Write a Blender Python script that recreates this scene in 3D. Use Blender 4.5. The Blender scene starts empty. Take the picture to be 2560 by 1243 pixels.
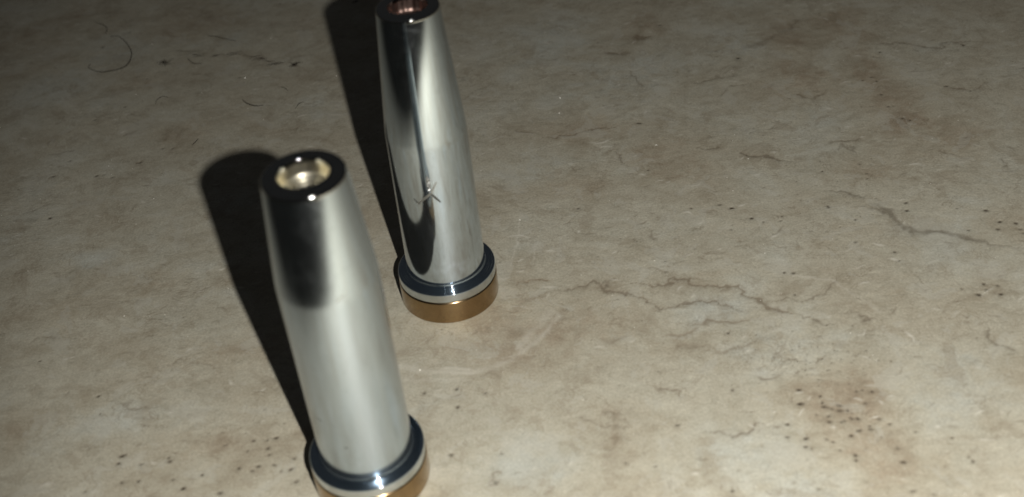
import bpy, bmesh, math, random
import numpy as np
from mathutils import Vector, Matrix

MM = 0.001                      # every length below is in millimetres
scene = bpy.context.scene
COL = scene.collection
random.seed(4)

# ---------------------------------------------------------------- camera
cam_data = bpy.data.cameras.new('camera')
cam = bpy.data.objects.new('camera', cam_data)
COL.objects.link(cam)
cam_data.sensor_fit = 'HORIZONTAL'
cam_data.sensor_width = 36.0
cam_data.lens = 41.506
cam_data.clip_start = 0.005
cam_data.clip_end = 20.0
PITCH, ROLL = math.radians(38.014), math.radians(6.061)
fw = Vector((0, math.cos(PITCH), -math.sin(PITCH)))
rt = Vector((1, 0, 0))
dn = fw.cross(rt)
ax = math.cos(ROLL) * rt + math.sin(ROLL) * dn
ay = -math.sin(ROLL) * rt + math.cos(ROLL) * dn
m = Matrix((ax, -ay, -fw)).transposed().to_4x4()
m.translation = Vector((0, 0, 142.003 * MM))
cam.matrix_world = m
cam_data.dof.use_dof = True
cam_data.dof.focus_distance = 240 * MM
cam_data.dof.aperture_fstop = 20.0
scene.camera = cam

# ---------------------------------------------------------------- dim night room
world = bpy.data.worlds.new('World')
scene.world = world
world.use_nodes = True
bg = world.node_tree.nodes['Background']
bg.inputs['Color'].default_value = (0.90, 0.91, 0.92, 1)
bg.inputs['Strength'].default_value = 0.019

# ---------------------------------------------------------------- the flash beside the lens
fl = bpy.data.lights.new('flash', 'POINT')
fl.energy = 2.12
fl.color = (1.0, 0.972, 0.895)
fl.shadow_soft_size = 1.5 * MM
flash = bpy.data.objects.new('flash', fl)
COL.objects.link(flash)
flash.location = Vector((20.7, -5.53, 142.91)) * MM

def flash_beam(light):
    """beam of a small LED flash: a forward cone with a soft edge, aimed a little right and low"""
    light.use_nodes = True
    nt = light.node_tree
    em = nt.nodes['Emission']
    inc = nt.nodes.new('ShaderNodeNewGeometry').outputs['Incoming']   # from the lamp to the lit point
    def dot(v):
        n = nt.nodes.new('ShaderNodeVectorMath')
        n.operation = 'DOT_PRODUCT'
        nt.links.new(inc, n.inputs[0])
        n.inputs[1].default_value = v
        return n.outputs['Value']
    def op(kind, a, b):
        n = nt.nodes.new('ShaderNodeMath')
        n.operation = kind
        for i, v in enumerate((a, b)):
            if hasattr(v, 'is_output'):
                nt.links.new(v, n.inputs[i])
            else:
                n.inputs[i].default_value = v
        return n.outputs[0]
    def soft(v, lo, hi):
        n = nt.nodes.new('ShaderNodeMapRange')
        n.interpolation_type = 'SMOOTHSTEP'
        n.inputs['From Min'].default_value = lo
        n.inputs['From Max'].default_value = hi
        nt.links.new(v, n.inputs['Value'])
        return n.outputs['Result']
    w = op('MAXIMUM', dot(fw), 0.05)
    u = op('DIVIDE', dot(ax), w)
    v = op('DIVIDE', dot(-ay), w)
    e = op('ADD', op('MULTIPLY', u, 0.35), op('MULTIPLY', v, -0.98))
    e = op('MINIMUM', op('EXPONENT', e, 0.0), 2.0)
    du = op('SUBTRACT', u, 0.15)
    rad = op('SQRT', op('ADD', op('MULTIPLY', du, du), op('MULTIPLY', v, v)), 0.0)
    k = op('MULTIPLY', soft(op('MULTIPLY', rad, -1.0), -0.92, -0.57), soft(w, 0.05, 0.4))
    nt.links.new(op('MULTIPLY', e, k), em.inputs['Strength'])
flash_beam(fl)

scene.view_settings.view_transform = 'Standard'
scene.view_settings.look = 'None'
scene.view_settings.exposure = 0.0
scene.view_settings.gamma = 1.0
scene.cycles.max_bounces = 10
scene.cycles.glossy_bounces = 8
scene.cycles.blur_glossy = 0.0
scene.cycles.sample_clamp_indirect = 8.0

# ---------------------------------------------------------------- helpers
def tag(o, label=None, cat=None, group=None, kind=None):
    for k, v in (('label', label), ('category', cat), ('group', group), ('kind', kind)):
        if v:
            o[k] = v
    return o

def link(name, mesh, mat=None, parent=None):
    o = bpy.data.objects.new(name, mesh)
    COL.objects.link(o)
    if mat:
        mesh.materials.append(mat)
    if parent:
        o.parent = parent
    return o

def mesh_from(name, verts, faces, smooth=True):
    me = bpy.data.meshes.new(name)
    me.from_pydata([tuple(c * MM for c in v) for v in verts], [], faces)
    me.update()
    if smooth:
        me.polygons.foreach_set('use_smooth', [True] * len(me.polygons))
    return me

def lathe(name, profile, seg=160, radius_fn=None):
    """profile: list of (r, z) running round the section; None breaks nothing."""
    verts, faces = [], []
    n = len(profile)
    for r, z in profile:
        for k in range(seg):
            a = 2 * math.pi * k / seg
            rr = radius_fn(r, z, a) if radius_fn else r
            verts.append((rr * math.cos(a), rr * math.sin(a), z))
    for i in range(n - 1):
        for k in range(seg):
            k2 = (k + 1) % seg
            faces.append((i * seg + k, i * seg + k2, (i + 1) * seg + k2, (i + 1) * seg + k))
    return mesh_from(name, verts, faces)

def arc(cx, cz, r, a0, a1, n):
    return [(cx + r * math.cos(math.radians(a0 + (a1 - a0) * i / n)),
             cz + r * math.sin(math.radians(a0 + (a1 - a0) * i / n))) for i in range(n + 1)]

# ---------------------------------------------------------------- materials
def new_mat(name):
    mt = bpy.data.materials.new(name)
    mt.use_nodes = True
    nt = mt.node_tree
    return mt, nt, nt.nodes['Principled BSDF']

def node(nt, kind, **kw):
    n = nt.nodes.new(kind)
    for k, v in kw.items():
        if k in n.inputs:
            n.inputs[k].default_value = v
        else:
            setattr(n, k, v)
    return n

def ramp(nt, fac, stops):
    r = nt.nodes.new('ShaderNodeValToRGB')
    el = r.color_ramp.elements
    while len(el) < len(stops):
        el.new(0.5)
    for e, (p, c) in zip(el, stops):
        e.position = p
        e.color = c if len(c) == 4 else (*c, 1)
    nt.links.new(fac, r.inputs['Fac'])
    return r.outputs['Color']

def mix(nt, fac, a, b, mode='MIX'):
    n = nt.nodes.new('ShaderNodeMix')
    n.data_type = 'RGBA'
    n.blend_type = mode
    for sock, v in ((n.inputs[0], fac), (n.inputs[6], a), (n.inputs[7], b)):
        if hasattr(v, 'is_output'):
            nt.links.new(v, sock)
        elif isinstance(v, (int, float)):
            sock.default_value = v
        else:
            sock.default_value = (*v, 1)
    return n.outputs[2]

def math_(nt, op, a, b=None, clamp=False):
    n = nt.nodes.new('ShaderNodeMath')
    n.operation = op
    n.use_clamp = clamp
    for i, v in enumerate((a, b)):
        if v is None:
            continue
        if hasattr(v, 'is_output'):
            nt.links.new(v, n.inputs[i])
        else:
            n.inputs[i].default_value = v
    return n.outputs[0]

def noise(nt, co, scale, detail=4, rough=0.55, dist=0.0, stretch=None, rot=0.0):
    if stretch:
        mp = nt.nodes.new('ShaderNodeMapping')
        mp.inputs['Scale'].default_value = stretch
        mp.inputs['Rotation'].default_value = (0, 0, rot)
        nt.links.new(co, mp.inputs['Vector'])
        co = mp.outputs['Vector']
    n = node(nt, 'ShaderNodeTexNoise', Scale=scale, Detail=detail, Roughness=rough, Distortion=dist)
    nt.links.new(co, n.inputs['Vector'])
    return n.outputs['Fac']

def chrome_material(name, base, rough, spread, scuff=0.5, bump=0.0, shoulder=None, aniso=0.42, sheen=(0.78, 0.83, 0.86)):
    """plated metal: a sharp mirror coat plus a weak lobe spread by turning marks"""
    mt, nt, p = new_mat(name)
    L = nt.links.new
    co = nt.nodes.new('ShaderNodeTexCoord').outputs['Object']
    p.inputs['Metallic'].default_value = 1.0
    smear = noise(nt, co, 260, 5, 0.62, 0.6, (1, 1, 0.16))
    spots = noise(nt, co, 620, 3, 0.5, 0.2)
    d = ramp(nt, spots, [(0.30, (1, 1, 1)), (0.36, (0, 0, 0))])
    tone = mix(nt, smear, tuple(c * 0.80 for c in base), tuple(min(1, c * 1.16) for c in base))
    tone = mix(nt, math_(nt, 'MULTIPLY', d, 0.30 * scuff), tone, tuple(c * 0.5 for c in base))
    L(tone, p.inputs['Base Color'])
    r = math_(nt, 'ADD', math_(nt, 'MULTIPLY', smear, rough * 0.7), rough * 0.65)
    L(r, p.inputs['Roughness'])
    if bump:
        rings = noise(nt, co, 1, 2, 0.5, 0, (30, 30, 5200))
        b = node(nt, 'ShaderNodeBump', Strength=bump, Distance=0.00002)
        L(rings, b.inputs['Height'])
        L(b.outputs['Normal'], p.inputs['Normal'])
    g = nt.nodes.new('ShaderNodeBsdfAnisotropic')
    g.inputs['Roughness'].default_value = 0.62
    g.inputs['Anisotropy'].default_value = aniso
    g.inputs['Rotation'].default_value = 0.0
    tg = nt.nodes.new('ShaderNodeTangent')
    tg.direction_type = 'RADIAL'
    tg.axis = 'Z'
    L(tg.outputs['Tangent'], g.inputs['Tangent'])
    g.inputs['Color'].default_value = (*sheen, 1)
    ms = nt.nodes.new('ShaderNodeMixShader')
    ms.inputs[0].default_value = spread
    if shoulder:                                # the straight part keeps its turned finish, the taper is polished
        sp = nt.nodes.new('ShaderNodeSeparateXYZ')
        L(co, sp.inputs[0])
        mr = nt.nodes.new('ShaderNodeMapRange')
        mr.inputs['From Min'].default_value = (shoulder + 1.5) * MM
        mr.inputs['From Max'].default_value = (shoulder - 3.0) * MM
        mr.inputs['To Min'].default_value = 0.01
        mr.inputs['To Max'].default_value = spread
        L(sp.outputs['Z'], mr.inputs['Value'])
        # greasy finger smudges scatter a little more
        sm = ramp(nt, noise(nt, co, 330, 4, 0.6, 1.5), [(0.50, (0, 0, 0)), (0.72, (1, 1, 1))])
        amt = math_(nt, 'ADD', math_(nt, 'MULTIPLY', sm, 0.035), mr.outputs['Result'])
        L(math_(nt, 'MULTIPLY', amt, math_(nt, 'ADD', smear, 0.5)), ms.inputs[0])
    L(p.outputs['BSDF'], ms.inputs[1])
    L(g.outputs['BSDF'], ms.inputs[2])
    L(ms.outputs['Shader'], nt.nodes['Material Output'].inputs['Surface'])
    return mt

def plain_metal(name, base, rough, dark, scale=500, metallic=1.0):
    mt, nt, p = new_mat(name)
    co = nt.nodes.new('ShaderNodeTexCoord').outputs['Object']
    n1 = noise(nt, co, scale, 4, 0.6, 0.4)
    n2 = noise(nt, co, scale * 3.1, 2, 0.5)
    nt.links.new(mix(nt, n1, dark, base), p.inputs['Base Color'])
    p.inputs['Metallic'].default_value = metallic
    nt.links.new(math_(nt, 'ADD', math_(nt, 'MULTIPLY', n2, rough * 0.6), rough * 0.7), p.inputs['Roughness'])
    return mt

M_CHROME_FRONT = chrome_material('satin_chrome', (0.525, 0.605, 0.685), 0.17, 0.042, shoulder=41.5)
M_CHROME_REAR = chrome_material('satin_chrome', (0.58, 0.665, 0.75), 0.08, 0.045, shoulder=36.35)
M_FLANGE = chrome_material('bright_chrome', (0.50, 0.60, 0.72), 0.06, 0.028, 0.8, aniso=0.0, sheen=(0.50, 0.68, 0.84))
M_BAND = plain_metal('satin_band', (0.62, 0.66, 0.68), 0.17, (0.56, 0.60, 0.62), 400)
M_RIM = chrome_material('rim_chrome', (0.52, 0.53, 0.52), 0.06, 0.0, 0.8)
M_BRASS = plain_metal('tarnished_brass', (0.47, 0.335, 0.185), 0.19, (0.22, 0.145, 0.08), 260)
M_BORE = plain_metal('bore_brass', (0.56, 0.55, 0.475), 0.36, (0.46, 0.41, 0.31), 500)
M_COPPER = plain_metal('copper_core', (0.30, 0.215, 0.19), 0.42, (0.16, 0.10, 0.085), 500)
M_SCRATCH = plain_metal('scratched_metal', (0.62, 0.63, 0.62), 0.42, (0.45, 0.46, 0.46), 2500)
M_BURR = plain_metal('bright_burr', (0.90, 0.91, 0.92), 0.16, (0.75, 0.76, 0.77), 2500)
M_DARKMARK = plain_metal('dull_scratch', (0.24, 0.25, 0.24), 0.5, (0.12, 0.12, 0.12), 2500)

def hair_material():
    mt, nt, p = new_mat('dark_hair')
    co = nt.nodes.new('ShaderNodeTexCoord').outputs['Object']
    nt.links.new(mix(nt, noise(nt, co, 900, 2), (0.010, 0.008, 0.006), (0.035, 0.026, 0.018)), p.inputs['Base Color'])
    p.inputs['Roughness'].default_value = 0.45
    return mt
M_HAIR = hair_material()

def dust_material():
    mt, nt, p = new_mat('pale_dust')
    co = nt.nodes.new('ShaderNodeTexCoord').outputs['Object']
    nt.links.new(mix(nt, noise(nt, co, 2000, 2), (0.75, 0.72, 0.64), (0.85, 0.83, 0.78)), p.inputs['Base Color'])
    p.inputs['Roughness'].default_value = 0.25
    return mt
M_DUST = dust_material()

# ---------------------------------------------------------------- the stone slab
# places of the printed veins, pits and tinted patches on the slab, in millimetres:
# VEINS (width, strength, brownness, points), PITS (x, y), GREY / BROWN (x, y, rx, ry)
VEINS = [
 (0.55, 1.00, 0.6, [(21.3, 168.1), (23.3, 166.6), (26.5, 165.9), (28.1, 166.4), (28.8, 168.0), (30.2, 167.5), (32.0, 167.2), (32.5, 165.1), (35.4, 164.7), (38.0, 163.9), (40.2, 163.5), (40.9, 162.0), (40.3, 160.7), (42.8, 158.8), (44.2, 157.2), (46.0, 155.4), (48.6, 154.3), (51.0, 152.9)]),
 (0.50, 0.80, 0.5, [(7.8, 168.9), (9.9, 167.4), (12.3, 168.1), (14.3, 169.3), (15.6, 167.6), (16.9, 165.9), (19.7, 164.9), (22.4, 163.3), (23.9, 160.8), (24.6, 159.6), (27.4, 160.2), (29.7, 160.8), (32.9, 160.4), (35.1, 160.4), (37.3, 158.4), (39.9, 157.4), (43.7, 156.6)]),
 (0.45, 0.50, 0.4, [(44.5, 158.3), (47.4, 158.3), (50.2, 158.0), (52.9, 158.6), (55.2, 159.0), (56.9, 161.3), (59.2, 162.7)]),
 (0.50, 0.45, 0.3, [(51.0, 152.9), (52.6, 151.0), (54.9, 150.4)]),
 (0.45, 0.50, 0.4, [(56.9, 153.5), (59.2, 152.9), (60.4, 151.1), (62.7, 150.5)]),
 (0.35, 0.80, 1.0, [(-0.7, 170.6), (1.9, 170.7), (4.2, 171.0), (6.8, 170.2)]),
 (0.50, 0.75, 0.3, [(27.5, 128.7), (29.5, 128.9), (31.5, 127.9), (34.4, 127.9), (36.0, 129.2), (37.3, 129.2)]),
 (0.40, 0.50, 0.5, [(7.5, 134.6), (10.1, 134.0), (12.5, 132.6), (16.3, 131.6)]),
 (0.40, 0.50, 0.5, [(11.4, 136.6), (13.2, 135.2), (14.7, 134.3), (16.0, 131.8)]),
 (0.60, 0.60, 0.5, [(20.6, 140.4), (22.8, 139.1), (25.9, 137.5)]),
 (0.70, 0.60, 0.5, [(38.8, 140.0), (41.1, 139.7), (42.7, 140.7)]),
 (0.40, 0.60, 0.5, [(42.7, 140.7), (46.1, 140.6), (48.2, 141.0), (49.8, 143.0), (51.1, 144.0)]),
 (0.70, 0.40, 0.5, [(42.2, 142.9), (43.0, 144.8), (44.1, 145.1)]),
 (0.40, 0.50, 0.6, [(55.3, 143.4), (55.8, 141.3)]),
 (1.00, 0.55, 0.7, [(29.6, 154.1), (32.7, 155.3), (35.6, 154.0), (39.7, 154.7)]),
 (1.30, 0.50, 0.8, [(24.9, 151.7), (28.0, 151.2), (30.0, 152.5), (31.7, 154.1)]),
 (1.20, 0.40, 0.7, [(25.8, 149.0), (28.1, 149.7), (28.9, 148.5), (31.5, 149.1)]),
 (0.70, 0.35, 0.6, [(31.1, 147.1), (34.5, 146.9), (38.8, 147.5), (41.7, 149.6)]),
 (0.50, 0.50, 0.3, [(79.9, 146.7), (79.1, 143.7), (80.1, 141.0), (82.7, 139.1)]),
 (0.50, 0.40, 0.3, [(58.2, 147.3), (61.9, 146.8)]),
 (1.00, 0.50, 0.4, [(16.9, 165.9), (18.0, 169.0), (15.9, 167.5)]),
 (1.20, 0.30, 0.6, [(14.0, 155.0), (15.1, 152.7), (17.3, 152.9), (19.5, 153.1)]),
 (0.80, 0.30, 0.7, [(9.6, 129.7), (11.6, 127.7), (13.5, 130.0), (13.6, 133.1), (14.9, 137.9)]),
 (0.45, 0.90, 0.4, [(48.2, 207.2), (50.4, 205.6), (52.6, 204.0), (55.1, 203.9), (57.6, 201.9), (60.4, 199.9)]),
 (0.35, 0.75, 0.7, [(9.5, 219.1), (13.6, 219.9), (17.2, 220.7), (21.3, 221.3), (25.3, 220.9)]),
 (0.45, 0.50, 0.4, [(25.0, 212.5), (25.0, 208.9), (25.9, 206.1), (27.0, 205.5)]),
 (0.50, 0.40, 0.4, [(2.8, 224.1), (5.4, 223.6), (8.5, 222.2)]),
 (1.00, 0.60, 0.2, [(63.5, 189.9), (67.0, 189.3), (69.1, 186.8), (71.6, 186.0)]),
 (1.50, 0.60, 0.2, [(67.4, 183.7), (71.7, 182.3), (73.9, 180.6), (74.4, 177.2), (76.1, 174.3), (79.5, 173.1), (82.8, 171.6), (86.9, 169.3), (93.3, 165.8)]),
 (2.20, 0.45, 0.5, [(60.2, 250.2), (66.0, 252.0), (70.9, 256.1), (77.1, 261.1)]),
 (0.60, 0.50, 0.5, [(86.0, 247.1), (92.7, 245.6), (97.6, 244.5), (102.3, 241.5), (104.9, 240.9), (106.8, 243.4), (110.6, 242.1), (116.1, 240.4)]),
 (0.80, 0.60, 0.6, [(99.8, 223.8), (102.7, 221.8), (104.9, 220.5), (108.9, 222.8)]),
 (1.00, 0.60, 0.6, [(66.6, 227.6), (68.7, 226.7), (70.7, 224.1), (73.6, 226.6)]),
 (0.50, 0.40, 0.3, [(44.3, 237.3), (48.3, 236.4), (53.8, 238.0), (59.9, 238.1)]),
 (0.60, 0.50, 0.4, [(41.8, 209.6), (44.7, 209.0), (46.7, 210.2)]),
 (0.70, 0.50, 0.4, [(68.1, 206.5), (71.5, 206.6), (74.1, 206.5), (77.0, 206.3)]),
 (0.90, 0.40, 0.3, [(71.0, 203.2), (72.0, 205.3), (74.1, 201.1)]),
 (0.50, 0.50, 0.4, [(26.6, 183.7), (27.0, 181.0), (28.7, 179.4)]),
 (0.60, 0.40, 0.4, [(44.0, 214.0), (45.5, 212.9)]),
 (0.50, 0.40, 0.5, [(50.7, 229.6), (53.1, 232.6), (58.8, 233.3)]),
 (1.20, 0.50, 0.6, [(26.9, 255.0), (31.1, 253.6), (34.1, 254.0)]),
 (1.20, 0.55, 0.7, [(35.4, 263.0), (38.0, 260.3), (41.1, 260.7)]),
 (0.60, 0.35, 0.4, [(87.5, 198.5), (89.7, 201.1), (92.2, 197.6), (94.0, 195.7)]),
 (0.70, 0.40, 0.4, [(101.5, 195.0), (100.5, 191.6), (102.5, 188.3)]),
 (0.50, 0.40, 0.4, [(32.8, 248.3), (33.1, 240.5), (34.4, 236.6)]),
 (0.50, 0.40, 0.6, [(-64.1, 158.7), (-62.4, 159.5), (-58.5, 158.1), (-55.8, 156.4), (-53.9, 155.6)]),
 (0.40, 0.40, 0.4, [(-70.7, 150.1), (-66.8, 148.1), (-63.7, 148.1)]),
 (0.40, 0.40, 0.5, [(-90.7, 167.7), (-89.7, 169.7), (-88.0, 170.6), (-86.0, 168.6)]),
 (0.60, 0.35, 0.5, [(-66.0, 143.7), (-63.5, 142.9), (-63.0, 144.2)]),
 (0.50, 0.40, 0.5, [(-62.2, 178.1), (-60.4, 178.7), (-57.8, 179.8)]),
 (0.50, 0.40, 0.6, [(-76.3, 178.6), (-73.7, 177.3), (-71.7, 179.0)]),
 (0.50, 0.50, 0.5, [(-103.7, 234.5), (-100.2, 235.5), (-97.1, 236.2)]),
 (0.50, 0.40, 0.5, [(-88.6, 240.1), (-86.4, 241.0), (-84.7, 242.0)]),
 (0.60, 0.50, 0.6, [(-82.8, 226.8), (-81.6, 227.8), (-80.4, 228.4)]),
 (0.40, 0.45, 0.4, [(-5.4, 124.4), (-5.6, 123.7), (-5.9, 123.2), (-6.4, 123.0), (-6.9, 123.3), (-7.2, 123.9), (-7.3, 124.6), (-7.1, 125.4), (-6.7, 125.8), (-6.2, 126.0), (-5.8, 125.7), (-5.5, 125.1), (-5.4, 124.4)]),
]
PITS = [(44.5, 135.9), (47.7, 134.1), (53.7, 134.4), (54.7, 134.4), (56.1, 134.0), (47.6, 132.6), (50.2, 131.6), (48.2, 131.4), (49.9, 130.5), (51.1, 130.4), (51.8, 129.8), (46.0, 130.2), (47.7, 129.6), (47.6, 128.5), (51.3, 128.5), (52.2, 128.4), (49.3, 128.1), (53.5, 126.6), (55.3, 127.8), (56.5, 126.6), (54.2, 131.6), (53.4, 125.9), (51.5, 125.8), (50.0, 125.0), (54.5, 123.9), (40.2, 126.0), (43.0, 125.6), (46.9, 124.2), (46.1, 124.9), (42.5, 123.8), (43.4, 123.2), (56.1, 121.4), (56.1, 118.5), (55.8, 112.9), (58.6, 111.9), (42.3, 115.1), (49.6, 121.0), (49.4, 120.0), (47.6, 122.2), (29.4, 116.5), (33.9, 137.5), (23.6, 131.2), (36.0, 151.3), (49.9, 159.5), (70.9, 166.0), (70.8, 168.4), (49.7, 166.1), (51.2, 165.5), (83.3, 155.5), (85.3, 153.9), (83.3, 157.0), (85.5, 156.0), (79.2, 156.5), (81.4, 154.5), (60.0, 124.3), (65.1, 122.4), (44.1, 132.9), (41.0, 128.7), (47.7, 131.7), (48.8, 131.1), (51.1, 128.8), (49.9, 128.3), (56.5, 126.4), (14.3, 124.3), (18.7, 122.9), (66.2, 118.3), (66.5, 117.4), (92.9, 174.0), (95.5, 173.1), (95.5, 171.2), (91.6, 171.9), (95.6, 170.0), (77.8, 182.9), (77.2, 180.6), (91.7, 178.0), (66.7, 179.5), (64.9, 172.5), (53.3, 182.9), (52.6, 181.4), (49.5, 181.6), (47.5, 183.3), (42.7, 180.2), (42.3, 188.8), (44.4, 187.2), (36.4, 188.5), (73.0, 197.4), (73.5, 194.1), (64.9, 196.5), (85.7, 223.2), (85.6, 218.0), (85.8, 230.8), (86.3, 228.8), (83.5, 229.9), (104.5, 220.6), (100.2, 223.7), (62.7, 184.6), (62.8, 184.2), (110.5, 240.6), (110.3, 241.2), (26.7, 260.5), (86.8, 179.6), (86.2, 172.6), (14.2, 192.5), (30.1, 203.4), (58.3, 245.7), (31.0, 221.9), (43.0, 266.2), (91.0, 241.5), (88.2, 211.7), (86.8, 212.8), (-88.2, 163.2), (-68.0, 137.1), (-67.6, 137.3), (-50.8, 137.3), (-46.8, 135.3), (-43.8, 137.3), (-43.5, 135.5), (-46.0, 137.6), (-42.3, 137.6), (-43.0, 134.1), (-45.5, 131.0), (-44.7, 131.8), (-42.1, 131.8), (-40.8, 130.1), (-39.2, 130.3), (-38.9, 132.7), (-38.2, 127.7), (-64.0, 131.1), (-58.4, 130.8), (-56.3, 128.7), (-50.3, 127.0), (-72.6, 130.3), (-66.9, 131.6), (-53.6, 131.3), (-59.7, 135.6), (-59.4, 134.9), (-47.8, 131.8), (-75.0, 152.3), (-73.7, 147.7), (-64.4, 134.9), (-68.1, 135.5), (-89.9, 253.5), (-87.0, 266.5), (-96.1, 248.9), (-102.4, 286.7), (-96.6, 293.9), (-97.5, 209.2), (-100.8, 225.6), (-89.0, 223.9), (-98.4, 231.4), (-56.3, 301.5), (-63.0, 262.4), (-90.6, 223.9), (-87.1, 222.5), (-81.6, 227.4), (-75.0, 231.9), (-77.2, 232.3), (-13.2, 129.8), (-5.3, 129.0), (-11.9, 140.3), (-6.4, 123.3), (-11.9, 144.7), (-6.9, 142.9), (-17.5, 144.5)]
GREY = [(5.9, 207.2, 9.2, 9.0), (24.6, 240.5, 11.9, 10.9), (40.4, 250.6, 11.2, 9.7), (59.3, 252.5, 7.5, 7.7), (71.8, 220.0, 5.0, 6.5), (41.1, 148.7, 13.4, 7.0), (49.8, 142.3, 10.5, 5.6), (31.8, 122.4, 9.1, 5.6), (69.1, 130.0, 9.2, 6.9), (-99.2, 283.2, 8.8, 10.3), (-69.4, 282.1, 8.6, 6.9), (-111.1, 267.0, 11.8, 10.6), (-85.7, 192.7, 5.1, 4.1), (-56.5, 208.3, 7.0, 4.5), (-73.4, 146.3, 12.9, 5.9), (36.2, 159.1, 6.3, 3.2), (17.7, 266.0, 11.9, 10.4), (-43.4, 241.6, 4.8, 5.5), (75.6, 140.3, 7.6, 5.5), (43.0, 115.2, 9.3, 3.0), (0.9, 126.7, 8.8, 5.0)]
BROWN = [(42.1, 266.9, 6.8, 12.7), (66.3, 233.5, 9.7, 8.8), (71.7, 247.7, 5.5, 20.9), (87.8, 256.5, 5.5, 21.9), (86.1, 234.9, 4.8, 10.6), (86.0, 217.1, 6.6, 7.9), (88.9, 209.9, 5.6, 4.5), (36.5, 201.5, 7.3, 5.8), (47.3, 126.1, 8.5, 10.0), (54.6, 119.2, 6.5, 6.2), (14.4, 158.2, 12.8, 8.5), (-3.9, 154.7, 10.6, 9.4), (-53.7, 159.3, 9.6, 4.3), (-56.2, 137.4, 12.2, 4.5), (-113.0, 312.1, 6.0, 6.6), (-86.8, 147.3, 5.8, 4.9), (94.0, 202.6, 8.6, 5.8), (20.3, 220.3, 13.0, 4.8), (36.4, 167.1, 4.4, 2.3), (32.8, 209.8, 5.0, 4.5), (72.3, 194.7, 6.2, 3.4), (12.9, 200.0, 9.8, 4.2), (92.6, 173.3, 6.5, 6.0), (-125.8, 295.8, 9.3, 7.3), (-83.1, 295.5, 13.6, 9.8), (-74.2, 238.9, 8.8, 5.4), (-69.5, 183.6, 7.3, 5.2), (31.4, 149.2, 7.4, 5.0), (-90.4, 264.6, 9.5, 6.2)]
HAIRS = [
 [(-101.3, 292.2), (-99.4, 291.8), (-98.2, 290.5), (-96.7, 288.3), (-94.8, 284.5), (-93.4, 280.6), (-93.1, 277.0), (-93.8, 274.2), (-95.4, 272.6), (-97.4, 272.1), (-99.9, 272.5), (-102.1, 273.8), (-103.6, 275.6), (-103.7, 277.6)],
 [(-107.2, 301.8), (-105.1, 299.7), (-103.6, 297.7), (-103.0, 295.6), (-103.2, 294.1)],
 [(-74.4, 286.5), (-71.9, 285.2), (-69.5, 283.6), (-66.1, 281.8)],
 [(-60.9, 250.8), (-60.1, 249.3), (-58.8, 247.7), (-57.1, 246.7), (-55.4, 247.0)],
 [(-82.5, 253.0), (-82.4, 254.8), (-81.2, 256.1), (-79.8, 255.8)],
 [(-77.9, 275.2), (-76.9, 273.0), (-75.7, 271.6), (-73.7, 271.4)],
 [(-51.8, 254.9), (-51.0, 253.9), (-50.0, 252.8)],
 [(-47.5, 243.9), (-46.7, 245.5), (-45.7, 246.6)],
 [(-70.4, 232.4), (-69.8, 233.5), (-69.3, 234.9)],
 [(-36.2, 297.0), (-35.3, 297.6), (-34.5, 297.8)],
]
TANGLE = [(-82.3, 279.7), (-78.6, 278.2), (-74.9, 276.3), (-70.5, 274.3), (-65.9, 274.6), (-63.8, 272.7), (-61.0, 271.6), (-59.2, 270.7), (-56.6, 268.7), (-52.1, 266.2)]
TUFTS = [(-83.7, 274.0), (-49.4, 265.7)]
SPECKS = [(-76.0, 269.7), (-74.8, 269.6), (-71.6, 256.3), (-56.9, 281.3), (-59.1, 246.5), (-88.3, 258.9), (-54.8, 240.5), (-88.9, 285.3), (-65.9, 270.7), (-61.5, 261.6)]
SPECKS += [(-38.5, 257.6), (-38.9, 256.7), (-75.7, 212.3), (-88.6, 227.4), (-77.9, 203.5), (13.9, 229.5), (57.7, 216.5), (50.5, 213.2), (33.3, 212.4), (51.3, 203.6), (47.4, 172.1), (26.6, 173.3), (45.8, 192.9), (14.7, 236.1), (-127.3, 293.9), (-128.2, 280.9), (-56.5, 190.3), (-74.6, 173.6), (2.2, 190.7), (-18.2, 150.2)]

# pale arc marks coloured into the slab by the farther nozzle, and light scuffs: (width, strength, points)
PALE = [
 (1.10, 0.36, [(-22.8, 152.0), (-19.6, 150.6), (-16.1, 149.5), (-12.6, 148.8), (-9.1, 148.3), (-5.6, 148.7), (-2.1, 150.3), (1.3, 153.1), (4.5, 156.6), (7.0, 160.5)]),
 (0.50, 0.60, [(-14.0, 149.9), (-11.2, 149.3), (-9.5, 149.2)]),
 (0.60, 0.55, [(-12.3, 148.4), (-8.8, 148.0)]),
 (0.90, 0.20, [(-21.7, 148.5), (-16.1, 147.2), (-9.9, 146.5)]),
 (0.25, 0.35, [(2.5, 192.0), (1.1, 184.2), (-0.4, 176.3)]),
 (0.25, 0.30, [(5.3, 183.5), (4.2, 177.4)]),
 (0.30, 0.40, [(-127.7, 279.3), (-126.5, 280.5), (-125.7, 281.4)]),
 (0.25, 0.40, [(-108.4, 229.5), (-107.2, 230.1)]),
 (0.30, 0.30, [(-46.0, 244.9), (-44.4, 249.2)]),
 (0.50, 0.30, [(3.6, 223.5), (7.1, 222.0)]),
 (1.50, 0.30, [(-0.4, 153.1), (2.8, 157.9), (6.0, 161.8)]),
 (0.50, 0.30, [(50.7, 164.7), (57.5, 162.4), (63.2, 152.6)]),
]

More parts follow.
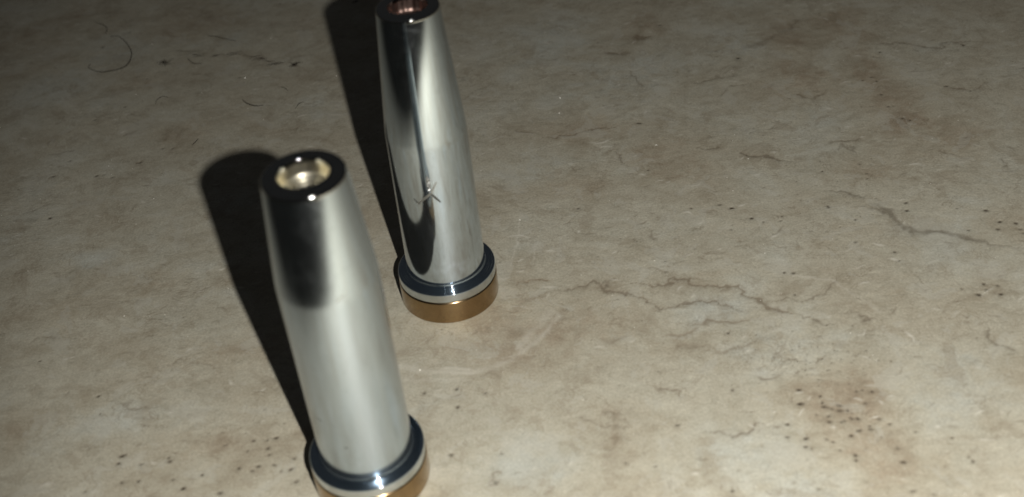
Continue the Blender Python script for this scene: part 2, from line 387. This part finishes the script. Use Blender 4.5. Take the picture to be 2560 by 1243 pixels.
def lattice(shape_xy, x, y, cell, seed):
    """smooth value noise sampled on a separable grid"""
    r = np.random.RandomState(seed)
    gx, gy = x / cell, y / cell
    x0, y0 = int(math.floor(gx.min())) - 1, int(math.floor(gy.min())) - 1
    t = r.rand(int(gx.max() - x0) + 3, int(gy.max() - y0) + 3).astype(np.float32)
    ix, iy = np.floor(gx - x0).astype(int), np.floor(gy - y0).astype(int)
    fx, fy = gx - x0 - ix, gy - y0 - iy
    fx, fy = fx * fx * (3 - 2 * fx), fy * fy * (3 - 2 * fy)
    a = t[np.ix_(ix, iy)]; b = t[np.ix_(ix + 1, iy)]; c = t[np.ix_(ix, iy + 1)]; d = t[np.ix_(ix + 1, iy + 1)]
    fx, fy = fx[:, None], fy[None, :]
    return (a * (1 - fx) + b * fx) * (1 - fy) + (c * (1 - fx) + d * fx) * fy - 0.5

def fbm(x, y, cell, seed, oct_=4):
    s, amp, tot = 0, 1.0, 0
    for k in range(oct_):
        s = s + amp * lattice(None, x, y, cell / 2 ** k, seed + 17 * k)
        tot += amp
        amp *= 0.55
    return s / tot * 2

def axis(lo, hi, step, far):
    inner = list(np.arange(lo, hi, step))
    grow, s, v = [], step, hi
    while v < far:
        grow.append(v); s *= 1.35; v += s
    grow.append(far)
    back, s, v = [], step, lo
    while True:
        s *= 1.35; v -= s
        if v < -far: break
        back.append(v)
    back.append(-far)
    return np.array(back[::-1] + inner + grow)

def build_slab():
    x = axis(-153, 148, 0.25, 900.0)
    y = axis(100, 345, 0.28, 900.0)
    nx, ny = len(x), len(y)
    vein = np.zeros((nx, ny), np.float32); tone = np.zeros_like(vein)
    pit = np.zeros_like(vein); tint = np.zeros_like(vein)
    xi, yi = np.clip(x, -162, 158), np.clip(y, 92, 354)
    wx = fbm(xi, yi, 4.0, 3, 3) * 1.3 + fbm(xi, yi, 1.1, 4, 2) * 0.75
    wy = fbm(xi, yi, 4.0, 5, 3) * 1.1 + fbm(xi, yi, 1.1, 6, 2) * 0.70
    broken = np.clip(0.92 + fbm(xi, yi, 2.6, 8) * 0.8, 0.35, 1.25)
    broad = fbm(xi, yi, 14, 21, 5)
    fine = fbm(xi, yi, 1.6, 23, 3)

    def window(ax_, ay_, bx, by, pad):
        i0, i1 = np.searchsorted(x, min(ax_, bx) - pad), np.searchsorted(x, max(ax_, bx) + pad)
        j0, j1 = np.searchsorted(y, min(ay_, by) - pad), np.searchsorted(y, max(ay_, by) + pad)
        return slice(i0, i1), slice(j0, j1)

    for width, strength, brown, pts in VEINS:
        n = len(pts)
        for k in range(n - 1):
            (ax_, ay_), (bx, by) = pts[k], pts[k + 1]
            sl = window(ax_, ay_, bx, by, 4 + width * 3)
            X = x[sl[0]][:, None] + wx[sl]; Y = y[sl[1]][None, :] + wy[sl]
            dx, dy = bx - ax_, by - ay_
            t = np.clip(((X - ax_) * dx + (Y - ay_) * dy) / max(dx * dx + dy * dy, 1e-6), 0, 1)
            d = np.hypot(X - ax_ - t * dx, Y - ay_ - t * dy)
            along = (k + t) / (n - 1)
            taper = np.clip(np.minimum(along, 1 - along) * 6, 0.35, 1)
            w = width * 0.38 * (0.6 + 0.5 * broken[sl]) * taper
            core = np.exp(-(d / w) ** 2) + 0.24 * np.exp(-(d / (w * 4.0)) ** 2)
            v = np.clip(1.5 * core * strength * broken[sl] * (0.5 + 0.5 * taper), 0, 1)
            better = v > vein[sl]
            tone[sl] = np.where(better, brown, tone[sl])
            vein[sl] = np.maximum(vein[sl], v)

    fleck = np.zeros_like(vein)
    rs = np.random.RandomState(11)
    dens = fbm(xi, yi, 22, 77, 3)
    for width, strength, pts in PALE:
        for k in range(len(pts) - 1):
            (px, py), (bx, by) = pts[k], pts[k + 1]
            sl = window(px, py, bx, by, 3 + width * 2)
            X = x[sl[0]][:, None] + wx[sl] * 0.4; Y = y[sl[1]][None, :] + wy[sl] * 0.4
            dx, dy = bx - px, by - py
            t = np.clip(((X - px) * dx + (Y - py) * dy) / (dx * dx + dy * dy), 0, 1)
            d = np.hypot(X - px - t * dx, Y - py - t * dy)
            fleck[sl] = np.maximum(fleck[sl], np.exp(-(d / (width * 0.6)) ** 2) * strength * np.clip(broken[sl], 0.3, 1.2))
    for _ in range(4200):
        px, py = rs.uniform(-150, 145), rs.uniform(104, 340)
        i, j = min(np.searchsorted(x, px), nx - 1), min(np.searchsorted(y, py), ny - 1)
        if dens[i, j] < rs.uniform(-0.45, 0.55):
            continue
        pale = rs.rand() < 0.34
        ang, ln = rs.normal(0.08, 0.45), 0.5 + rs.gamma(2.0, 0.55)
        bend = rs.normal(0, 0.5)
        bx, by = px + ln * math.cos(ang), py + ln * math.sin(ang)
        sl = window(px, py, bx, by, 1.6)
        X = x[sl[0]][:, None] + wx[sl] * 0.35; Y = y[sl[1]][None, :] + wy[sl] * 0.35
        dx, dy = bx - px, by - py
        t = np.clip(((X - px) * dx + (Y - py) * dy) / (dx * dx + dy * dy), 0, 1)
        cxn, cyn = -dy / ln, dx / ln
        off = bend * 4 * t * (1 - t) * ln * 0.25
        d = np.hypot(X - px - t * dx - off * cxn, Y - py - t * dy - off * cyn)
        w = 0.11 + 0.13 * rs.rand()
        m_ = np.exp(-(d / w) ** 2) * (0.35 + 0.65 * np.sin(math.pi * np.clip(t, 0.05, 0.95))) * rs.uniform(0.35, 1.0)
        if pale:
            fleck[sl] = np.maximum(fleck[sl], m_)
        else:
            up = m_ > vein[sl]
            tone[sl] = np.where(up, 0.5, tone[sl])
            vein[sl] = np.maximum(vein[sl], m_ * 0.85)

    extra = []
    for (cx, cy, rx, ry, k) in ((48, 142, 9, 6, 120), (20, 177, 22, 10, 40), (62, 182, 16, 10, 40), (60, 213, 14, 14, 34),
                                (-44, 140, 11, 5, 34), (-40, 210, 16, 10, 36), (0, 218, 90, 55, 110), (0, 148, 70, 25, 80)):
        for _ in range(k):
            extra.append((cx + rs.randn() * rx * 0.6, cy + rs.randn() * ry * 0.6, 0.05 + 0.07 * rs.rand(), 0.25 + 0.40 * rs.rand()))
    allp = [(px, py, 0.13 + 0.15 * rs.rand(), 0.55 + 0.45 * rs.rand()) for px, py in PITS] + extra
    for px, py, r, s in allp:
        sl = window(px, py, px, py, 3)
        th, el = rs.rand() * 0.7 - 0.35, 1.0 + 0.9 * rs.rand()
        X = x[sl[0]][:, None] - px + wx[sl] * 0.22; Y = y[sl[1]][None, :] - py + wy[sl] * 0.22
        u, v = X * math.cos(th) + Y * math.sin(th), -X * math.sin(th) + Y * math.cos(th)
        d = np.hypot(u / el, v * 0.9) / r
        pit[sl] = np.maximum(pit[sl], s * np.clip(1.55 - d, 0, 1) + 0.18 * s * np.exp(-(d / 2.4) ** 2))
    for lst, sgn in ((GREY, -0.85), (BROWN, 0.9), ([(46.5, 139.5, 9.5, 7.5), (54, 131, 7, 5)], 0.9)):
        for cx, cy, rx, ry in lst:
            sl = window(cx - rx, cy - ry, cx + rx, cy + ry, max(rx, ry) + 6)
            X = (x[sl[0]][:, None] - cx + wx[sl] * 1.5 + broad[sl] * 4) / rx
            Y = (y[sl[1]][None, :] - cy + wy[sl] * 1.5 + broad[sl] * 3) / ry
            tint[sl] += sgn * np.exp(-(X * X + Y * Y) ** 1.2) * (0.85 + 0.6 * fine[sl])
    tint = np.clip(tint, -1, 1.5)

    Z = -0.16 * np.clip(pit, 0, 1) - 0.06 * np.clip(vein, 0, 1) + 0.04 * fleck
    co = np.empty((nx, ny, 3), np.float32)
    co[..., 0] = x[:, None]; co[..., 1] = y[None, :]; co[..., 2] = Z
    idx = np.arange(nx * ny, dtype=np.int32).reshape(nx, ny)
    quads = np.stack([idx[:-1, :-1], idx[1:, :-1], idx[1:, 1:], idx[:-1, 1:]], -1).reshape(-1, 4)
    me = bpy.data.meshes.new('tabletop')
    me.vertices.add(nx * ny)
    me.vertices.foreach_set('co', (co * MM).ravel())
    nq = len(quads)
    me.loops.add(nq * 4)
    me.loops.foreach_set('vertex_index', quads.ravel())
    me.polygons.add(nq)
    me.polygons.foreach_set('loop_start', np.arange(0, nq * 4, 4, dtype=np.int32))
    me.polygons.foreach_set('loop_total', np.full(nq, 4, np.int32))
    me.polygons.foreach_set('use_smooth', np.ones(nq, bool))
    me.update()
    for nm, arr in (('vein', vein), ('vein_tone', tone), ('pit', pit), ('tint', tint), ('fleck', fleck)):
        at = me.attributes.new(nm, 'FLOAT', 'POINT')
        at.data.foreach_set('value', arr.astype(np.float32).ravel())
    return me

def stone_material():
    mt, nt, p = new_mat('weathered_stone')
    L = nt.links.new
    geo = nt.nodes.new('ShaderNodeNewGeometry')
    co = geo.outputs['Position']
    def attr(nm):
        a = nt.nodes.new('ShaderNodeAttribute')
        a.attribute_name = nm
        return a.outputs['Fac']
    vein, tone, pit, tint = attr('vein'), attr('vein_tone'), attr('pit'), attr('tint')
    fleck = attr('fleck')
    big = noise(nt, co, 22, 6, 0.58, 0.9)
    mid = noise(nt, co, 95, 8, 0.66, 0.9, (0.88, 1.08, 1), 0.15)
    mid2 = noise(nt, co, 48, 6, 0.6, 1.2)
    fine = noise(nt, co, 520, 5, 0.66, 0.7, (0.85, 1.1, 1), 0.1)
    grain = noise(nt, co, 2300, 3, 0.6)
    # grey-green to beige to tan, by broad cloud plus the placed patches
    f = math_(nt, 'ADD', math_(nt, 'MULTIPLY', big, 0.26), math_(nt, 'MULTIPLY', mid2, 0.36))
    f = math_(nt, 'ADD', f, math_(nt, 'MULTIPLY', mid, 0.34))
    f = math_(nt, 'ADD', f, math_(nt, 'MULTIPLY', tint, 0.16), True)
    col = ramp(nt, f, [(0.30, (0.460, 0.462, 0.415)), (0.44, (0.450, 0.428, 0.355)), (0.56, (0.420, 0.385, 0.308)),
                       (0.68, (0.365, 0.315, 0.243)), (0.84, (0.290, 0.232, 0.172))])
    shade = ramp(nt, mid, [(0.28, (1.10, 1.10, 1.10)), (0.52, (0.98, 0.98, 0.98)), (0.64, (0.88, 0.87, 0.855)), (0.78, (0.78, 0.77, 0.75))])
    col = mix(nt, 0.8, col, shade, 'MULTIPLY')
    streak = noise(nt, co, 260, 6, 0.66, 1.0, (0.85, 1.1, 1), 0.12)
    st = ramp(nt, streak, [(0.26, (0.72, 0.70, 0.67)), (0.42, (0.95, 0.945, 0.935)), (0.70, (1.08, 1.08, 1.08))])
    col = mix(nt, 0.6, col, st, 'MULTIPLY')
    fl_ = ramp(nt, fine, [(0.24, (0.62, 0.60, 0.57)), (0.40, (0.95, 0.95, 0.94)), (0.66, (1.08, 1.08, 1.08))])
    col = mix(nt, 0.6, col, fl_, 'MULTIPLY')
    gr = ramp(nt, grain, [(0.25, (0.76, 0.75, 0.74)), (0.75, (1.18, 1.18, 1.18))])
    col = mix(nt, 0.9, col, gr, 'MULTIPLY')
    # hairline veins everywhere, faint, broken up
    dw = noise(nt, co, 130, 4, 0.6, 1.0)
    v1 = noise(nt, co, 62, 5, 0.62, 1.6)
    ridge = math_(nt, 'ABSOLUTE', math_(nt, 'SUBTRACT', v1, 0.5))
    hl = ramp(nt, ridge, [(0.0, (1, 1, 1)), (0.012, (0, 0, 0))])
    gate = ramp(nt, dw, [(0.52, (0, 0, 0)), (0.64, (1, 1, 1))])
    hf = math_(nt, 'MULTIPLY', math_(nt, 'MULTIPLY', hl, gate), 0.50)
    col = mix(nt, hf, col, (0.17, 0.135, 0.095))
    v2 = noise(nt, co, 150, 5, 0.64, 1.2)
    ridge2 = math_(nt, 'ABSOLUTE', math_(nt, 'SUBTRACT', v2, 0.52))
    hl2 = ramp(nt, ridge2, [(0.0, (1, 1, 1)), (0.022, (0, 0, 0))])
    gate2 = ramp(nt, noise(nt, co, 85, 4, 0.6, 0.8), [(0.47, (0, 0, 0)), (0.60, (1, 1, 1))])
    col = mix(nt, math_(nt, 'MULTIPLY', math_(nt, 'MULTIPLY', hl2, gate2), 0.40), col, (0.22, 0.175, 0.125))
    # clotted pale and dark islands with crisp shores
    isl = noise(nt, co, 120, 7, 0.68, 0.5)
    pale_i = ramp(nt, isl, [(0.56, (0, 0, 0)), (0.585, (1, 1, 1))])
    dark_i = ramp(nt, isl, [(0.40, (1, 1, 1)), (0.425, (0, 0, 0))])
    col = mix(nt, math_(nt, 'MULTIPLY', pale_i, 0.30), col, (0.50, 0.49, 0.435))
    col = mix(nt, math_(nt, 'MULTIPLY', dark_i, 0.30), col, (0.27, 0.225, 0.165))
    vc = mix(nt, tone, (0.165, 0.150, 0.120), (0.185, 0.130, 0.080))
    col = mix(nt, math_(nt, 'MULTIPLY', vein, 0.72, True), col, vc)
    col = mix(nt, math_(nt, 'MULTIPLY', pit, 0.92, True), col, (0.060, 0.045, 0.030))
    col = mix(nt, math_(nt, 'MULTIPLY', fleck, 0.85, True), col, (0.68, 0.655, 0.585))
    L(col, p.inputs['Base Color'])
    p.inputs['Roughness'].default_value = 0.55
    L(math_(nt, 'ADD', math_(nt, 'MULTIPLY', fine, 0.25), 0.42), p.inputs['Roughness'])
    p.inputs['Specular IOR Level'].default_value = 0.35
    # flaky, slightly raised slate-like relief
    flake = noise(nt, co, 330, 6, 0.62, 0.9, (0.75, 1.3, 1), 0.12)
    area = ramp(nt, noise(nt, co, 40, 3, 0.5), [(0.40, (0.15, 0.15, 0.15)), (0.62, (1, 1, 1))])
    h = math_(nt, 'ADD', math_(nt, 'MULTIPLY', math_(nt, 'MULTIPLY', flake, area), 1.0), math_(nt, 'MULTIPLY', fine, 0.35))
    h = math_(nt, 'ADD', h, math_(nt, 'MULTIPLY', grain, 0.08))
    b = node(nt, 'ShaderNodeBump', Strength=0.36, Distance=0.0004)
    L(h, b.inputs['Height'])
    L(b.outputs['Normal'], p.inputs['Normal'])
    return mt

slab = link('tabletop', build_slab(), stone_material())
tag(slab, 'beige and grey stone patterned tabletop with brown veins and small dark pits', None, None, 'structure')

# ---------------------------------------------------------------- nozzles
# measured sections: brass foot, flange, sleeve foot, shoulder and tip (radius, height), bore radius
H1, H2, RF, RB, R0 = 4.85, 6.85, 8.98, 9.08, 7.24
FRONT_SHAPE = dict(HK=41.5, RK=7.15, RT=5.66, H=58.5, BORE=3.38)
REAR_SHAPE = dict(HK=36.35, RK=6.95, RT=5.11, H=59.3, BORE=3.15)

def foot_profile():
    return [(2.0, 0.0), (RB - 0.35, 0.0)] + arc(RB - 0.35, 0.35, 0.35, -90, 0, 5) + [(RB, H1 - 1.2)] \
        + arc(RB - 0.40, H1 - 0.40, 0.40, 0, 80, 6) + [(RF - 0.9, H1 - 0.02), (2.0, H1 - 0.02)]

def band_profile():
    return [(RF - 1.2, H1 - 0.01), (RF - 0.18, H1 - 0.01)] + arc(RF - 0.18, H1 + 0.17, 0.18, -90, 0, 4) + [(RF, H1 + 0.8), (RF, H2 - 0.36)]

def flange_profile(steps):
    pr = [(RF, H2 - 0.36)] + arc(RF - 0.30, H2 - 0.36, 0.30, 4, 84, 8)
    z = H2 - 0.06
    if steps:                                   # turned with fine concentric ridges
        for r in (8.52, 8.12, 7.80):
            pr += [(r, z + 0.004), (r - 0.008, z + 0.13), (r - 0.03, z + 0.15), (r - 0.14, z + 0.15)]
            z += 0.13
        pr += [(R0 + 0.42, z + 0.02)]
    else:                                       # smooth, slightly crowned
        pr += [(8.3, H2 - 0.03), (8.0, H2), (7.8, H2 + 0.02)]
        z = H2 + 0.02
    pr += arc(R0 + 0.42, z + 0.40, 0.40, -95, -175, 8)
    pr += [(R0 - 0.02, z + 0.7), (R0 - 0.6, z + 0.7)]
    return pr

def sleeve_profile(q):
    HK, RK, RT, H = q['HK'], q['RK'], q['RT'], q['H']
    z0, z1 = H2 + 0.6, HK - 1.0
    pr = [(R0 - 0.05, H2 - 0.3)] + [(R0 + (RK - R0) * i / 14, z0 + (z1 - z0) * i / 14) for i in range(15)]
    pr += [(RK - 0.005, HK - 0.3), (RK - 0.018, HK), (RK - 0.042, HK + 0.4), (RK - 0.072, HK + 0.8), (RK - 0.105, HK + 1.2)]   # soft shoulder
    rs_, zs = RK - 0.135, HK + 1.6
    pr += [(rs_ + (RT - rs_) * i / 14, zs + (H - 0.8 - zs) * i / 14) for i in range(15)]
    return pr

def rim_profile(q):
    """rounded edge, flat annulus and rolled inner lip of the sleeve's end"""
    RT, H, B = q['RT'], q['H'], q['BORE']
    return [(RT, H - 0.8)] + arc(RT - 0.70, H - 0.70, 0.70, 4, 90, 12) + [(B + 0.45, H)] + \
        arc(B + 0.35, H - 0.35, 0.35, 90, 180, 8) + [(B, H - 0.6), (B - 0.02, H - 0.9)]

def bore_profile(q):
    """bell-mouthed lining inside the rim"""
    B, H = q['BORE'], q['H']
    return [(B - 0.015, H - 0.7), (B - 0.03, H - 1.2), (B - 0.06, H - 2.0), (B - 0.10, H - 2.45),
            (B - 0.30, H - 2.7), (B - 0.60, H - 2.85), (B - 0.72, H - 2.95), (B - 0.74, H - 7.0)]

def core_profile(q):
    """dished end of the inner nozzle with its gas hole"""
    t, k = q['H'] - 2.85, q['BORE'] - 0.78
    return [(0.0001, t - 5.0), (0.42, t - 4.8), (0.42, t - 1.5), (0.55, t - 1.35)] + \
        [(0.55 + (k - 0.65) * g, t - 1.35 + 1.25 * g ** 1.8) for g in (0.12, 0.25, 0.4, 0.55, 0.7, 0.85, 1.0)] + \
        [(k - 0.05, t - 0.11), (k + 0.02, t - 0.2), (k + 0.04, t - 5.0)]

def flute(r, z, a):
    return r - 0.09 * (0.5 + 0.5 * math.cos(16 * a)) if r > 1.0 else r

def make_nozzle(x, y, q, label, steps, core_mat):
    root = bpy.data.objects.new('welding_nozzle', None)
    COL.objects.link(root)
    root.empty_display_size = 0.01
    root.location = (x * MM, y * MM, 0)
    tag(root, label, 'nozzle', 'chrome nozzles standing on the tabletop')
    link('foot_ring', lathe('foot_ring', foot_profile()), M_BRASS, root)
    link('flange', lathe('flange', flange_profile(steps)), M_FLANGE, root)
    link('flange_band', lathe('flange_band', band_profile()), M_BAND, root)
    body = link('sleeve', lathe('sleeve', sleeve_profile(q), 192), M_CHROME_REAR if steps else M_CHROME_FRONT, root)
    link('rim', lathe('rim', rim_profile(q)), M_RIM, root)
    link('bore', lathe('bore', bore_profile(q), 192, flute if steps else None), core_mat, root)
    link('inner_core', lathe('inner_core', core_profile(q), 192, flute if steps else None), core_mat, root)
    return root, body

FRONT = (-25.71, 127.315)
REAR = (-12.328, 170.566)
front, front_sleeve = make_nozzle(*FRONT, FRONT_SHAPE, 'nearer chrome nozzle with pale brass bore, brass foot cut off by the photo edge', False, M_BORE)
rear, rear_sleeve = make_nozzle(*REAR, REAR_SHAPE, 'farther chrome nozzle with an X scratched on its side and reddish copper bore', True, M_COPPER)

def sleeve_r(z, parent):
    q = REAR_SHAPE if parent == rear_sleeve else FRONT_SHAPE
    pr = sleeve_profile(q)
    return float(np.interp(z, [c for _, c in pr], [c for c, _ in pr]))

def mark(name, path, width, mat, parent, lift=0.02, wob=0.0):
    """a burred scratch following the sleeve: path of (angle deg, height)"""
    verts, faces = [], []
    n = 14
    pts = []
    for i in range(n + 1):
        t = i / n * (len(path) - 1)
        k = min(int(t), len(path) - 2)
        f = t - k
        pts.append((path[k][0] + (path[k + 1][0] - path[k][0]) * f, path[k][1] + (path[k + 1][1] - path[k][1]) * f))
    for i, (a, z) in enumerate(pts):
        a0, z0 = pts[max(i - 1, 0)]; a1, z1 = pts[min(i + 1, n)]
        r = sleeve_r(z, parent)
        du, dz = math.radians(a1 - a0) * r, z1 - z0
        l = math.hypot(du, dz) or 1
        nu, nz = -dz / l, du / l
        w = width * (0.35 + 0.65 * math.sin(math.pi * min(1, max(0.0, 0.08 + 0.84 * i / n)))) * (1 + wob * random.uniform(-1, 1))
        for s, lf in ((-1, -0.01), (-0.45, lift), (0.0, lift * 0.2), (0.45, lift), (1, -0.01)):
            aa = math.radians(a) + nu * w * s / r
            rr = r + lf + (random.uniform(0, lift) * wob)
            verts.append((rr * math.cos(aa), rr * math.sin(aa), z + nz * w * s))
    for i in range(n):
        for j in range(4):
            faces.append((i * 5 + j, i * 5 + j + 1, (i + 1) * 5 + j + 1, (i + 1) * 5 + j))
    return link(name, mesh_from(name, verts, faces), mat, parent)

mark('scratch', [(-114.3, 25.4), (-105, 26.4), (-92.6, 27.7), (-82.6, 29.9)], 0.27, M_SCRATCH, rear_sleeve)
mark('scratch', [(-93, 27.8), (-87, 26.7), (-80.8, 25.65)], 0.27, M_DARKMARK, rear_sleeve)
mark('scratch', [(-118.5, 26.5), (-115.2, 25.9), (-110, 25.55)], 0.16, M_DARKMARK, rear_sleeve)

def nick():
    """a rough dent whose burred facets catch the flash"""
    verts, faces = [], []
    nu, nv = 9, 26
    rr = random.Random(9)
    for j in range(nv + 1):
        t = j / nv
        z = 27.95 + 3.5 * t
        half = 0.36 * math.sin(math.pi * min(1, 0.04 + 0.92 * t)) ** 0.7
        for i in range(nu + 1):
            s = i / nu * 2 - 1
            edge = abs(s) > 0.99 or j in (0, nv)
            r = sleeve_r(z, rear_sleeve) + (-0.01 if edge else 0.02 + 0.20 * rr.random())
            a = math.radians(-94.2) + (half * s + (0 if edge else rr.uniform(-0.03, 0.03))) / r
            verts.append((r * math.cos(a), r * math.sin(a), z))
    w = nu + 1
    for j in range(nv):
        for i in range(nu):
            faces.append((j * w + i, j * w + i + 1, (j + 1) * w + i + 1, (j + 1) * w + i))
    return link('nick', mesh_from('nick', verts, faces, False), M_BURR, rear_sleeve)
nick()
mark('scuff', [(-105, 14.4), (-103, 14.25), (-101, 14.35)], 0.20, M_DARKMARK, front_sleeve, 0.005)
mark('scuff', [(-135, 19.4), (-130.6, 19.0), (-127, 18.9)], 0.15, M_DARKMARK, front_sleeve, 0.005)
mark('scuff', [(-75, 41.9), (-69, 42.5), (-64, 42.6)], 0.14, M_SCRATCH, front_sleeve, 0.006, 0.5)

# ---------------------------------------------------------------- hairs, lint and dust on the slab
def smooth_path(pts, per=6):
    out = []
    n = len(pts)
    for i in range(n - 1):
        p0, p1, p2, p3 = pts[max(i - 1, 0)], pts[i], pts[i + 1], pts[min(i + 2, n - 1)]
        for k in range(per):
            t = k / per
            out.append(tuple(0.5 * ((2 * p1[c]) + (-p0[c] + p2[c]) * t + (2 * p0[c] - 5 * p1[c] + 4 * p2[c] - p3[c]) * t * t
                                    + (-p0[c] + 3 * p1[c] - 3 * p2[c] + p3[c]) * t ** 3) for c in range(len(p1))))
    out.append(tuple(pts[-1]))
    return out

def strand_geo(path, r, verts, faces, sides=6):
    base = len(verts)
    n = len(path)
    for i, pnt in enumerate(path):
        a, b = path[max(i - 1, 0)], path[min(i + 1, n - 1)]
        t = Vector([b[c] - a[c] for c in range(3)]).normalized()
        u = t.cross(Vector((0, 0, 1)))
        u = u.normalized() if u.length > 1e-6 else Vector((1, 0, 0))
        v = u.cross(t)
        k = r * (0.35 + 0.65 * math.sin(math.pi * (0.1 + 0.8 * i / max(1, n - 1))))
        for s in range(sides):
            an = 2 * math.pi * s / sides
            q = Vector(pnt) + u * (math.cos(an) * k) + v * (math.sin(an) * k)
            verts.append(tuple(q))
    for i in range(n - 1):
        for s in range(sides):
            s2 = (s + 1) % sides
            faces.append((base + i * sides + s, base + i * sides + s2, base + (i + 1) * sides + s2, base + (i + 1) * sides + s))
    faces.append(tuple(base + s for s in range(sides))[::-1])
    faces.append(tuple(base + (n - 1) * sides + s for s in range(sides)))

HAIR_INFO = [
    ('long dark hair curled in a wide open loop, largest hair on the tabletop', 0.085),
    ('short bent dark hair lying just above the wide open hair loop', 0.07),
    ('nearly straight dark hair lying above the lint trail', 0.07),
    ('short dark hair curved like a smile, below the lint trail', 0.095),
    ('faint thin hair arc left of the smile shaped hair', 0.05),
    ('small dark hair curl hanging under the middle of the lint trail', 0.07),
    ('short straight hair slanting beside the shadow of the farther nozzle', 0.055),
    ('pale brown straight fibre slanting up beside the shadow of the farther nozzle', 0.055),
    ('tiny straight dark hair above the shadow tip of the nearer nozzle', 0.065),
    ('tiny dark hair inside the shadow of the farther nozzle at the top edge', 0.09),
]
for (label, r), pts in zip(HAIR_INFO, HAIRS):
    n = len(pts)
    rr = random.Random(n * 7 + int(r * 1000))
    r *= 1.25
    p3 = [(px, py, r * 0.9 + 0.05 + 0.25 * math.sin(math.pi * i / (n - 1)) * rr.random()) for i, (px, py) in enumerate(pts)]
    p3[0] = (*p3[0][:2], r * 0.8); p3[-1] = (*p3[-1][:2], r * 0.8)
    v, f = [], []
    ox, oy = pts[0]
    strand_geo([(a - ox, b - oy, c) for a, b, c in smooth_path(p3)], r, v, f)
    o = link('hair_strand', mesh_from('hair_strand', v, f), M_HAIR)
    o.location = (ox * MM, oy * MM, 0)
    tag(o, label, 'hair', 'loose hairs lying on the tabletop')

def lint(name, label, centres, count, spread, length, seed):
    rr = random.Random(seed)
    v, f = [], []
    ox, oy = centres[0]
    for _ in range(count):
        t = rr.random() * (len(centres) - 1)
        k = min(int(t), max(len(centres) - 2, 0))
        g = t - k
        c2 = centres[min(k + 1, len(centres) - 1)]
        cx = centres[k][0] + (c2[0] - centres[k][0]) * g + rr.gauss(0, spread) - ox
        cy = centres[k][1] + (c2[1] - centres[k][1]) * g + rr.gauss(0, spread) - oy
        a = rr.uniform(-0.5, 0.5) if len(centres) > 1 else rr.uniform(0, math.pi)
        l = length * rr.uniform(0.4, 1.2)
        bend = rr.uniform(-0.9, 0.9)
        path = []
        for i in range(6):
            s = i / 5 - 0.5
            aa = a + bend * s
            path.append((cx + l * s * math.cos(aa), cy + l * s * math.sin(aa), 0.06 + 0.5 * rr.random() * (0.25 - s * s)))
        strand_geo(smooth_path(path, 3), rr.uniform(0.022, 0.060), v, f, 4)
    o = link(name, mesh_from(name, v, f), M_HAIR)
    o.location = (ox * MM, oy * MM, 0)
    return tag(o, label, 'lint')
lint('lint_tuft', 'star shaped dark lint tuft at the left end of the lint trail', [TUFTS[0]], 18, 0.5, 4.2, 3)
lint('lint_tuft', 'small upright dark lint tuft at the right end of the lint trail', [TUFTS[1]], 16, 0.4, 3.2, 5)
lint('lint_trail', 'thin trail of tangled dark lint running between two lint tufts', TANGLE, 48, 0.55, 3.4, 8)

def dust():
    rr = random.Random(31)
    v, f = [], []
    spots = [(a, b, rr.uniform(0.10, 0.22)) for a, b in SPECKS]
    spots += [(rr.uniform(-110, 110), rr.uniform(100, 260), rr.uniform(0.05, 0.11)) for _ in range(150)]
    for a, b, r in spots:
        if min(math.hypot(a - FRONT[0], b - FRONT[1]), math.hypot(a - REAR[0], b - REAR[1])) < 10.5:
            continue
        base = len(v)
        ring = [(a + r * rr.uniform(0.6, 1.2) * math.cos(k * math.pi / 3), b + r * rr.uniform(0.6, 1.2) * math.sin(k * math.pi / 3), 0.004) for k in range(6)]
        v.extend(ring)
        v.append((a + rr.uniform(-r, r) * 0.3, b + rr.uniform(-r, r) * 0.3, r * rr.uniform(0.6, 1.0)))
        for k in range(6):
            f.append((base + k, base + (k + 1) % 6, base + 6))
    o = link('dust', mesh_from('dust', v, f, False), M_DUST)
    tag(o, 'scattered pale dust specks lying on the tabletop', 'dust', None, 'stuff')
dust()
